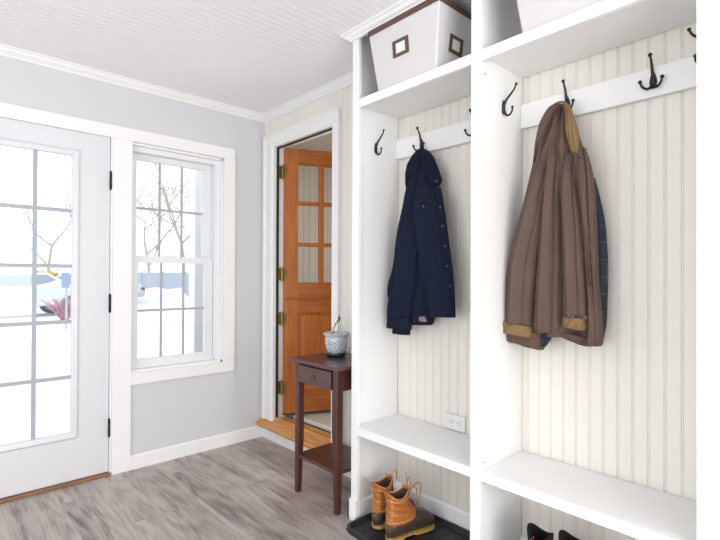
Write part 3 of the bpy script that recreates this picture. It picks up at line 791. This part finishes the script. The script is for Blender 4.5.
near_loops = [[(.066, -.01, .190), (.085, -.015, .215), (.105, -.02, .232), (.125, -.03, .228), (.128, -.03, .19), (.115, -.025, .15), (.095, -.02, .125)],
              [(.066, .010, .190), (.080, .018, .225), (.090, .020, .248), (.098, .018, .242), (.098, .012, .215), (.080, .008, .195)],
              [(.066, .0, .192), (.078, .020, .225), (.088, .035, .268)],
              [(.066, -.012, .188), (.070, -.02, .215), (.082, -.03, .225), (.096, -.034, .208), (.100, -.03, .180)]]
far_loops = [[(.050, .0, .200), (.062, -.018, .235), (.080, -.022, .244), (.092, -.02, .228), (.094, -.018, .195)],
             [(-.064, .012, .200), (-.078, .03, .212), (-.090, .052, .232)]]
duck_boot((1.600, 1.478, .0112), R(-9), 'tan leather duck boot with brown rubber foot, nearer of the pair', 1, near_loops)
duck_boot((1.632, 1.605, .0112), R(3), 'tan leather duck boot behind its mate, beside the left panel', -1, far_loops)

# ---------------------------------------------------------------- black boots in the right bay
def black_boot(loc, rz, label, flag):
    t_ = thing('black_boot', label, 'boot', loc, 'pair of black ankle boots', rz)
    t_.scale = (.84, .86, 1.22)
    L_ = lambda n_, b_, m_, **k: local(linkm(n_, b_, m_, **k), t_)
    xs = np.linspace(-.065, .21, 22); rings = []
    for x in xs:
        w_ = float(np.interp(x, [-.065, -.05, -.02, .05, .12, .17, .20, .21], [.008, .028, .036, .034, .045, .042, .026, .008]))
        h = float(np.interp(x, [-.065, -.03, .05, .09, .15, .19, .21], [.10, .12, .12, .095, .07, .055, .03]))
        rings.append([(x, w_*math.copysign(abs(math.cos(a))**.8, math.cos(a)), .018+(h-.018)*(.5+.5*math.sin(a))) for a in [2*math.pi*k/20 for k in range(20)]])
    L_('shoe_foot', loft(bmesh.new(), rings), M['blackshoe'], smooth=True)
    b = bmesh.new()
    ow = lambda x: float(np.interp(x, [-.065, -.05, -.02, .05, .12, .17, .20, .21], [.008, .028, .036, .034, .045, .042, .026, .008]))+.003
    prism(b, [(x, ow(x)) for x in xs]+[(x, -ow(x)) for x in xs[::-1]], 'Z', 0, .024)
    L_('sole', b, M['tray'], bevel=.002)
    rows = spline([(.085, -.062, .075, .036), (.13, -.062, .060, .037), (.18, -.064, .055, .041), (.224, -.066, .056, .047)], 5); rings = []
    for z, xb_, xf_, w_ in rows:
        rings.append([((xb_+xf_)/2+(xf_-xb_)/2*math.cos(a), w_*math.sin(a), z+(-.015*math.cos(2*a)+.004*math.sin(a))*max(0, (z-.16)/.075)) for a in [2*math.pi*k/32 for k in range(32)]])
    b = bmesh.new(); loft(b, rings, False, False)
    L_('boot_shaft', b, M['blackshoe'], smooth=True, solid=.009)
    if flag: L_('pull_loop', tube(bmesh.new(), spline([(-.066, .012, .20), (-.085, .010, .225), (-.092, 0, .232), (-.085, -.010, .225), (-.066, -.012, .20)], 5), .005, 8), M['blackshoe'], smooth=True)
    b = bmesh.new(); x = -.0735
    b.faces.new([b.verts.new((x+.0, y, z)) for y, z in ((-.011, .19), (.011, .19), (.011, .222), (.006, .216), (-.006, .222), (-.011, .224))])
    L_('heel_label', b, M['patch'], solid=.002)
    b = bmesh.new(); ball(b, (x-.001, .001, .229), .004, (.4, 1, 1)); L_('red_mark', b, M['red'])
black_boot((1.655, .822, .0005), R(4), 'black ankle boot with white label, left of the pair under the right bench', False)
black_boot((1.692, .722, .0005), R(2), 'black ankle boot with faint red mark, right of the pair under the right bench', False)
# loop of a slipper peeping up beside them
sl = thing('black_slipper', 'black slipper just peeping in beside the black boots', 'shoe', (1.62, .945, .0005), None, R(10))
rings = []
for x, w_, h in ((-.06, .01, .07), (-.05, .026, .15), (-.02, .030, .185), (.02, .033, .150), (.06, .038, .115), (.11, .04, .075), (.16, .034, .055), (.185, .012, .03)):
    rings.append([(x, w_*math.cos(a), .012+(h-.012)*(.5+.5*math.sin(a))) for a in [2*math.pi*k/18 for k in range(18)]])
local(linkm('slipper_body', loft(bmesh.new(), rings), M['blackshoe'], smooth=True, subsurf=1), sl)
local(linkm('sole', prism(bmesh.new(), [(x, y) for x, y in rrect(-.062, .187, -.038, .038, .034)], 'Z', 0, .014), M['tray']), sl)

# ---------------------------------------------------------------- coats
def cloth(rows, xc, depth, folds=(), n=56, sub=5, back=None, capt=True, capb=True, pinch=0):
    """closed hanging shape. rows = (left px, left py, right px, right py) outline as seen, on plane X = xc.
    folds = (position across -1..1, width, amount) ridges (+) and valleys (-) running down the front"""
    back = back if back is not None else BK-.004
    R4 = smooth_rows([(*at(xc, a, b_), *at(xc, c, d)) for a, b_, c, d in rows], sub)
    rings = []; N_ = len(R4)
    for i, q in enumerate(R4):
        L4, Rr = np.array(q[:3]), np.array(q[3:]); k = i/(N_-1); mid = (L4+Rr)/2; hv = (Rr-L4)/2
        dd = depth(k) if callable(depth) else depth
        pts = []
        for j in range(n):
            a = 2*math.pi*j/n; cs, sn = math.cos(a), math.sin(a)
            p = mid+hv*math.copysign(abs(cs)**.85, cs)
            x = -dd*math.copysign(abs(sn)**.7, sn)*(1 if sn > 0 else .6)
            if sn > 0:
                for f in folds:
                    pos, wd, am = f[0], f[1], f[2]
                    if len(f) > 3: pos = pos+(f[3]-pos)*k
                    ramp = 1
                    if len(f) > 4: ramp = min(1, max(0, (k-f[4])/.12))
                    x -= 1.5*am*math.exp(-((cs-pos)/wd)**2)*ramp*min(1, sn*2.2)
                x -= (.0030*math.sin(cs*11+k*5)+.0018*math.sin(k*27+cs*6)*math.sin(cs*4+k*9)+.0016*math.sin(cs*19-k*8))*sn*min(1, k*4+.2)
            pts.append((min(p[0]+x, back), p[1], p[2]))
        rings.append(pts)
    return loft(bmesh.new(), rings, capt, capb)

def buttons(lst, mt, par, xo, r=.006):
    for px, py in lst:
        c = at(xo, px, py); b = bmesh.new()
        tube(b, [(c.x, c.y, c.z), (c.x-.004, c.y-.0005, c.z)], [r, r*.8], 14)
        ball(b, (c.x-.003, c.y, c.z), r*.45, (.5, 1, 1))
        linkm('button', b, mt, par, smooth=False)

# navy jacket
nj = thing('navy_jacket', 'navy blue wool jacket with brown buttons hanging in the left bay', 'jacket', at(1.82, 421, 150))
# back layer of the body
linkm('jacket_body', cloth([(418, 152, 426, 152), (411, 165, 433, 166), (408, 185, 436, 190), (403, 212, 442, 212), (398, 235, 444.5, 236), (394.5, 265, 448, 262), (389, 288, 450, 285), (392, 305, 441, 306), (402, 318, 434, 319), (411, 324.5, 432.5, 324)], 1.825,
      lambda k: .020+.026*min(1, k*3), ((-.35, .22, .012), (.25, .2, .010), (-.05, .12, -.014))), M['navy'], nj, smooth=True)
linkm('body_lining', cloth([(411, 300, 434, 300), (411, 316, 433, 314), (411.5, 322, 432, 323.5), (413, 325, 432, 325)], 1.805, .018), M['navyd'], nj, smooth=True)
linkm('lining_hem', cloth([(413, 316.5, 425, 316.5), (413.5, 321.5, 427, 321.8)], 1.780, .004, sub=3), M['floral'], nj)
linkm('sleeve', cloth([(408, 182, 423, 172), (405.5, 196, 421, 200), (403, 215, 418, 222), (399, 238, 420, 244), (395.5, 262, 419, 262), (393, 285, 417, 284), (390, 305, 413.5, 304), (389.3, 317, 411.5, 318)], 1.785,
      lambda k: .004+.038*min(1, k*3)**.7, ((-.3, .25, .010, -.1), (.45, .18, -.009))), M['navy'], nj, smooth=True)
linkm('sleeve_cuff', cloth([(389, 316, 411.6, 317.5), (388.6, 327, 410.8, 330)], 1.782, .040, sub=3), M['navy'], nj, smooth=True)
linkm('cuff_lining', cloth([(393.5, 324, 410, 328), (394, 333, 409.6, 335)], 1.79, .030, sub=3), M['navyd'], nj, smooth=True)
linkm('front_panel', cloth([(420, 176, 436, 186), (415, 192, 440, 200), (414, 205, 443, 212), (416, 230, 445.5, 238), (421, 262, 449.5, 258), (427, 285, 452, 275), (430.5, 305, 453.5, 297), (432.5, 316, 454.8, 317.5)], 1.775,
      lambda k: .004+.036*min(1, k*3)**.7, ((-.3, .3, .008), (.45, .10, -.006), (.1, .15, -.004))), M['navy'], nj, smooth=True)
linkm('button_placket', cloth([(435.5, 186, 441, 188), (437.5, 198, 443.5, 203), (439.5, 215, 446, 220), (442, 240, 449, 243), (446, 268, 452.5, 270), (448.5, 290, 454.3, 292), (450, 316.5, 455.3, 317.5)], 1.755, .014), M['navy'], nj, smooth=True)
linkm('shoulder_yoke', cloth([(414.5, 196, 437.5, 201), (414.2, 202, 439, 207)], 1.750, .012, sub=3), M['navy'], nj, smooth=True)
# collar folded over the hook
linkm('collar', cloth([(418.5, 150, 427, 149.5), (413, 158, 425, 158), (409.5, 168, 421, 169), (407.6, 180, 415.5, 182), (407, 190, 411, 191)], 1.80,
      lambda k: .020+.034*min(1, k*1.6)*(1.1-1.3*k*k), ((.3, .3, -.008),)), M['navy'], nj, smooth=True)
linkm('collar', cloth([(422, 149.5, 429, 151), (427, 157, 433, 157), (429, 166, 436.5, 166), (430, 174, 439, 173), (431, 181, 441, 180), (433, 186.5, 438, 185.5)], 1.79,
      lambda k: .018+.028*min(1, k*1.6)*(1.1-.5*k), ((.3, .3, .006),)), M['navy'], nj, smooth=True)
linkm('back_yoke', cloth([(423, 153, 428, 152), (417, 166, 434, 163), (411, 185, 436, 180), (407, 205, 438, 200)], 1.812,
      lambda k: .016+.026*min(1, k*1.6), ((-.1, .16, -.010), (.4, .2, .006))), M['navy'], nj, smooth=True)
linkm('collar_lining', cloth([(421.5, 152, 427, 152), (422, 161, 429.5, 159), (423, 172, 430, 168), (426, 180, 430, 178)], 1.775, .012), M['navyd'], nj, smooth=True)
b = bmesh.new(); tube(b, spline([at(1.835, 420.5, 151), at(1.835, 422.5, 146.5), at(1.835, 424.5, 151)], 6), .003, 8)
linkm('hanging_loop', b, M['navyd'], nj, smooth=True)
buttons([(423.5, 206.3)], M['brass'], nj, 1.738, .0052)
buttons([(440.5, 207.3), (442.6, 226), (445.5, 246), (447.8, 266), (450, 286.3), (436.8, 181.2)], M['brass'], nj, 1.741, .0046)

# brown coat
bc = thing('brown_coat', 'brown canvas coat with tan corduroy collar and plaid lining, right bay', 'coat', at(1.82, 563, 105))
dp = lambda a, b_: (lambda k: a*.25+(a*.75+b_)*min(1, k*3.2)**.7)
linkm('coat_body', cloth([(556, 106, 570, 106), (544, 120, 576, 125), (537, 145, 583, 148), (534, 165, 590, 166), (527, 195, 594, 190), (519, 225, 595, 222), (512, 250, 596, 252), (507, 280, 597, 282), (504.5, 310, 598, 312), (503.5, 324, 600, 328), (505, 331, 599, 334), (508, 334, 597, 337)], 1.82,
      dp(.022, .034), ((-.55, .14, .012), (-.15, .12, -.018, -.12), (.2, .16, .014), (.55, .12, -.010))), M['canvas'], bc, smooth=True)
linkm('plaid_lining', cloth([(588, 178, 594.5, 178), (590, 195, 599, 195), (592, 219, 604.3, 219.5), (594, 245, 606.8, 246), (595, 272, 607.9, 272), (596, 300, 607, 300), (597, 325, 606, 324), (598, 342, 602.5, 341)], 1.815, .030), M['plaid'], bc, smooth=True)
linkm('hem_lining', cloth([(540, 333, 553, 331), (540.5, 340, 552, 337), (542, 347, 546, 346)], 1.772, .016), M['plaid'], bc, smooth=True)
linkm('sleeve', cloth([(545, 152, 556, 150), (536, 172, 553, 175), (529, 195, 550, 198), (521, 222, 546, 225), (513.5, 246, 541, 248), (508.5, 272, 538.5, 275), (505.5, 300, 536, 303), (504, 321, 535.5, 328)], 1.778,
      dp(.018, .028), ((-.35, .16, .010, -.1), (.3, .14, -.008), (-.75, .1, -.005))), M['canvas'], bc, smooth=True)
linkm('corduroy_cuff', cloth([(503, 319.5, 535, 327), (502, 325, 534.5, 332), (501.6, 330.5, 534, 337.2)], 1.776, .050, sub=3), M['cord'], bc, smooth=True)
linkm('sleeve', cloth([(566, 150, 577, 152), (563.5, 175, 580, 178), (563, 200, 583, 205), (564, 235, 586, 238), (565, 265, 588, 268), (565.5, 290, 590, 292), (565.5, 316, 591.5, 319)], 1.765,
      dp(.018, .026), ((-.3, .2, .009), (.4, .14, -.007, .2))), M['canvas'], bc, smooth=True)
linkm('corduroy_cuff', cloth([(565.3, 315.5, 590.5, 318.5), (564.8, 322, 590.5, 326), (566, 326, 589.5, 330.5)], 1.765, .047, sub=3), M['cord'], bc, smooth=True)
# middle fold of the back between the sleeves
linkm('back_fold', cloth([(556, 112, 566, 112), (552, 140, 566, 142), (549, 175, 566, 178), (545, 210, 567, 212), (541, 245, 567.5, 248), (538, 280, 567, 282), (536.5, 310, 566, 312), (536, 328, 565, 328), (541, 333, 560, 331)], 1.785,
      dp(.018, .030), ((-.5, .2, .012, -.2), (.15, .12, -.010, .35), (.6, .2, .006))), M['canvas'], bc, smooth=True)
# front edge panel with placket
linkm('front_panel', cloth([(575, 145, 586, 148), (578, 165, 591, 166), (580, 190, 594.5, 188), (584, 220, 596.5, 222), (587, 250, 597.5, 250), (589.5, 280, 598.5, 280), (591, 305, 600.5, 305), (591, 325, 602, 325), (590, 340, 602.5, 341), (591, 344.5, 601, 346)], 1.770,
      dp(.016, .026), ((.35, .12, -.010), (-.3, .2, .007))), M['canvas'], bc, smooth=True)
linkm('placket_seam', cloth([(573.5, 152, 577, 153), (577, 180, 579.5, 181), (582, 215, 584.5, 216), (586, 250, 588.5, 251), (589.5, 285, 592, 286)], 1.728, .008), M['canvas_in'], bc, smooth=True)
linkm('hem', cloth([(503, 328, 546, 333), (503, 334, 548, 341), (505, 339.5, 543, 350)], 1.785, .032, ((-.2, .2, -.008),), sub=3), M['canvas_in'], bc, smooth=True)
linkm('hem', cloth([(558, 331, 591, 337), (563, 337, 592, 343.5), (578, 343, 592, 346.5)], 1.785, .028, sub=3), M['canvas_in'], bc, smooth=True)
# hood / yoke folded over the hook
linkm('hood_lining', cloth([(557, 104.5, 566, 104), (549, 109, 566, 112), (542.5, 120, 562, 126), (538.5, 133, 555, 140), (536, 147, 546, 154), (535.2, 161, 538, 166)], 1.80,
      lambda k: .016+.032*min(1, k*1.8)*(1.2-1.15*k), ((.3, .2, -.010), (-.4, .25, .006))), M['canvas_in'], bc, smooth=True)
linkm('shoulder', cloth([(562, 108, 568, 106), (556, 122, 572, 120), (550, 138, 575, 137), (544, 152, 578, 150), (537, 166, 582, 164), (533, 180, 588, 178)], 1.795,
      lambda k: .014+.040*min(1, k*1.8)*(1 if k < .6 else (1-k)/.4), ((-.45, .12, .010, -.5), (-.05, .10, -.016, -.1), (.35, .14, .010))), M['canvas'], bc, smooth=True)
linkm('corduroy_collar', cloth([(560, 101.5, 566, 102), (564.5, 106, 571.5, 110), (566, 118, 575.5, 121), (566.3, 130, 578, 130), (568.5, 142, 579.2, 138), (573, 153, 578.5, 152), (575.5, 155.5, 578, 155)], 1.752,
      lambda k: .008+.012*min(1, k*2)), M['cord'], bc, smooth=True)
b = bmesh.new(); c = at(1.80, 562.5, 104)
tube(b, spline([at(1.79, 549, 109), at(1.79, 556, 103.5), at(1.79, 561, 102), at(1.79, 567, 104.5), at(1.79, 571, 110)], 5), .0042, 8)
linkm('collar_edge', b, M['cord'], bc, smooth=True)
buttons([(573, 316.5), (585.5, 317.5)], M['dbutton'], bc, 1.716, .0075)
buttons([(590.5, 248), (591.5, 262), (580, 156)], M['dbutton'], bc, 1.738, .0065)

# ---------------------------------------------------------------- outside
GZ = -.15
g = struct('ground', boxes((-40, 60, YA+.14, 90, GZ-.1, GZ)), M['concrete'])
# porch post and beam close to the house
pst = linkm('porch_post', boxes((1.965, 2.115, 4.55, 4.67, GZ, 2.55)), M['porch'], bevel=.004)
tag(pst, 'white porch post outside the sash window', 'post')
linkm('post_base', boxes((1.95, 2.13, 4.535, 4.685, GZ, .05)), M['porch'], pst)
pb_ = linkm('porch_beam', boxes((-1.5, 4.2, 4.53, 4.68, 2.551, 2.75)), M['porch'])
tag(pb_, 'white porch beam across the window top outside', 'beam')

def far(px, dist, z):   # point at a given distance in front of the camera
    d = Fv+Rv*((px-360)/FPX); p = Vector((d.x, d.y, 0))*dist; return Vector((p.x, p.y, z))
def tree(name, base, h, rad, mt, label, seed, spread=.55, depth=5, group=None, lean=0):
    rnd = random.Random(seed)
    t_ = thing(name, label, 'tree', base, group)
    tr, brs = bmesh.new(), bmesh.new()
    def grow(p, d, l, r_, lv):
        pts = [p]; dd = d.copy()
        for i in range(4):
            dd = (dd+Vector((rnd.uniform(-1, 1), rnd.uniform(-1, 1), rnd.uniform(-.4, .8)))*.16).normalized(); pts.append(pts[-1]+dd*l/4)
        tube(tr if lv == 0 else brs, pts, list(np.linspace(r_, r_*.6, 5)), 7 if lv < 2 else 4, cap=False)
        if lv < depth:
            for k in range(3 if lv < 3 else 3):
                q = pts[rnd.choice((2, 3, 4, 4))]
                nd = (dd+Vector((rnd.uniform(-1, 1), rnd.uniform(-1, 1), rnd.uniform(-.5, .7)))*spread*1.5).normalized()
                grow(q, nd, l*rnd.uniform(.6, .82), r_*.56, lv+1)
    grow(Vector(base), Vector((lean, 0, 1)).normalized(), h*.32, rad, 0)
    linkm('trunk', tr, mt, t_); linkm('branches', brs, mt, t_)
tree('bare_tree', far(206, 12.5, GZ), 9.5, .09, M['bark'], 'large bare tree whose branches cross the sash window', 9, .85, 6, lean=-.05)
for i, (px, dist, hh, sd) in enumerate(((112, 50, 13, 11), (150, 44, 14, 12), (184, 36, 12, 13), (50, 44, 13, 14), (222, 66, 15, 16))):
    tree('bare_tree', far(px, dist, GZ), hh, .16, M['bark2'], ['pale bare tree far off, left in the sash window', 'pale bare tree far off, middle of the sash window', 'pale bare tree far off, right in the sash window', 'pale bare tree far off behind the glazed door', 'pale bare tree farthest right beyond the porch post'][i], sd, .7, 6, 'distant bare trees')
# blue grey fence far right
p0, p1 = far(122, 30, GZ), far(190, 27, GZ)
fc = bmesh.new(); dv = (p1-p0); ln = dv.length; dv.normalize(); nv = Vector((-dv.y, dv.x, 0))
nb = int(ln/.16)
for k in range(nb):
    a = p0+dv*k*.16; pts = [(a.x, a.y), ((a+dv*.15).x, (a+dv*.15).y), ((a+dv*.15+nv*.04).x, (a+dv*.15+nv*.04).y), ((a+nv*.04).x, (a+nv*.04).y)]
    prism(fc, pts, 'Z', GZ, 1.42)
for k in range(0, nb, 12):
    a = p0+dv*k*.16; prism(fc, [(a.x-.05, a.y-.05), (a.x+.05, a.y-.05), (a.x+.05, a.y+.05), (a.x-.05, a.y+.05)], 'Z', GZ, 1.45)
tag(linkm('board_fence', fc, M['fence']), 'blue grey board fence beyond the driveway', 'fence')

b = bmesh.new(); q0, q1 = far(108, 24, GZ), far(194, 22, GZ); q2, q3 = far(108, 28, GZ), far(194, 25.2, GZ)
n0 = 14
def lerp3(a_, b_, t_): return a_+(b_-a_)*t_
loft(b, [[tuple(lerp3(lerp3(q0, q1, i/n0), lerp3(q2, q3, i/n0), j/8)+Vector((0, 0, (.72+.05*math.sin(i*1.7))*math.sin(math.pi*j/8)*min(1, i/2, (n0-i)/2)))) for j in range(9)] for i in range(n0+1)], False, False, closed=False)
tag(linkm('snow_bank', b, M['gravel'], smooth=True), 'white snow bank piled in front of the fence', 'snow bank')

def car(px, dist, rz, paint, label):
    c = far(px, dist, GZ); t_ = thing('parked_car', label, 'car', c, None, rz)
    prof = [(-2.2, .35), (-2.25, .62), (-2.1, .88), (-1.45, .98), (-.75, 1.42), (.75, 1.45), (1.45, 1.02), (2.15, .92), (2.3, .6), (2.25, .35)]
    b = bmesh.new(); ws = [.84 if z < 1.1 else .62 for x, z in prof]
    A = [(x, -w_, z) for (x, z), w_ in zip(prof, ws)]; B = [(x, w_, z) for (x, z), w_ in zip(prof, ws)]
    loft(b, [A, B])
    local(linkm('car_body', b, paint, bevel=.05), t_)
    b = bmesh.new()
    for s in (-1, 1):
        v_ = [b.verts.new((x, s*(.84+(.62-.84)*(z-.98)/.45+.012), z)) for x, z in ((-1.25, 1.0), (-.72, 1.36), (.70, 1.38), (1.25, 1.02))]; b.faces.new(v_)
    for pts in (((-1.42, 1.02), (-.80, 1.39)), ((1.42, 1.05), (.80, 1.42))):
        (xa, za), (xb_, zb) = pts; s = -1 if xa < 0 else 1
        b.faces.new([b.verts.new(p) for p in ((xa+s*.02, -.70, za), (xa+s*.02, .70, za), (xb_+s*.02, .56, zb), (xb_+s*.02, -.56, zb))])
    local(linkm('car_windows', b, M['carg'], solid=.01), t_)
    for x in (-1.4, 1.4):
        for y in (-.80, .80):
            b = bmesh.new(); tube(b, [(x, y-.1, .34), (x, y+.1, .34)], .34, 24)
            wh = local(linkm('wheel', b, M['tyre']), t_)
            b = bmesh.new(); tube(b, [(x, y-.11, .34), (x, y+.11, .34)], .21, 16); local(linkm('wheel_rim', b, M['rim']), wh)
    for y in (-.65, .65):
        b = bmesh.new(); box(b, 2.2, 2.29, y-.12, y+.12, .66, .80)
        local(linkm('tail_light', b, M['red']), t_)
car(14, 15.5, R(12), M['carw'], 'white car parked outside, seen through the glazed door')
car(88, 22, R(-38), M['carb'], 'blue grey car whose wheel shows low in the sash window')

def bush(name, px, dist, h, r_, mt, label, seed, nn=60, leaf=None):
    rnd = random.Random(seed); c = far(px, dist, GZ); b = bmesh.new()
    for k in range(nn):
        a = rnd.uniform(0, 2*math.pi); q = rnd.uniform(.2, 1)
        e = c+Vector((math.cos(a)*r_*q, math.sin(a)*r_*q, h*rnd.uniform(.6, 1)))
        m_ = c+(e-c)*.5+Vector((rnd.uniform(-.1, .1), rnd.uniform(-.1, .1), .08))
        tube(b, [c+Vector((rnd.uniform(-.1, .1), rnd.uniform(-.1, .1), 0)), m_, e], [.018, .014, .008], 4)
        if leaf:
            for j in range(9): 
                q_ = m_+(e-m_)*rnd.random()+Vector([rnd.uniform(-.09, .09) for _ in range(3)]); s = rnd.uniform(.09, .18)
                b.faces.new([b.verts.new(q_+Vector(v_)*s) for v_ in ((1, 0, rnd.uniform(-.5, .5)), (0, 1, .3), (-1, 0, rnd.uniform(-.5, .5)), (0, -1, -.3))])
    tag(linkm(name, b, mt), label, 'bush')
bush('red_twig_bush', 65, 14, .72, .62, M['redtw'], 'bare red-twigged bush outside, low behind the glazed door', 5, 90)
bush('yellow_shrub', 46, 26, 1.75, 1.1, M['yel'], 'yellow-leaved shrub in the distance behind the glazed door', 6, 50, True)
c = far(66.5, 12, GZ)
sp_ = linkm('signpost', tube(bmesh.new(), [c, c+Vector((0, 0, 1.3))], .025, 8), M['fence'])
tag(sp_, 'thin post with a small blue plate outside the glazed door', 'signpost')
ax = Vector((Rv.x, Rv.y, 0)).normalized(); b = bmesh.new()
q0, q1 = c+Vector((0, 0, .95))-ax*.10, c+Vector((0, 0, .95))+ax*.10; nn_ = Vector((-ax.y, ax.x, 0))*-.03
prism(b, [(q0+nn_).xy[:], (q1+nn_).xy[:], (q1+nn_*1.3).xy[:], (q0+nn_*1.3).xy[:]], 'Z', .90, 1.28)
linkm('sign_plate', b, M['sign'], sp_)
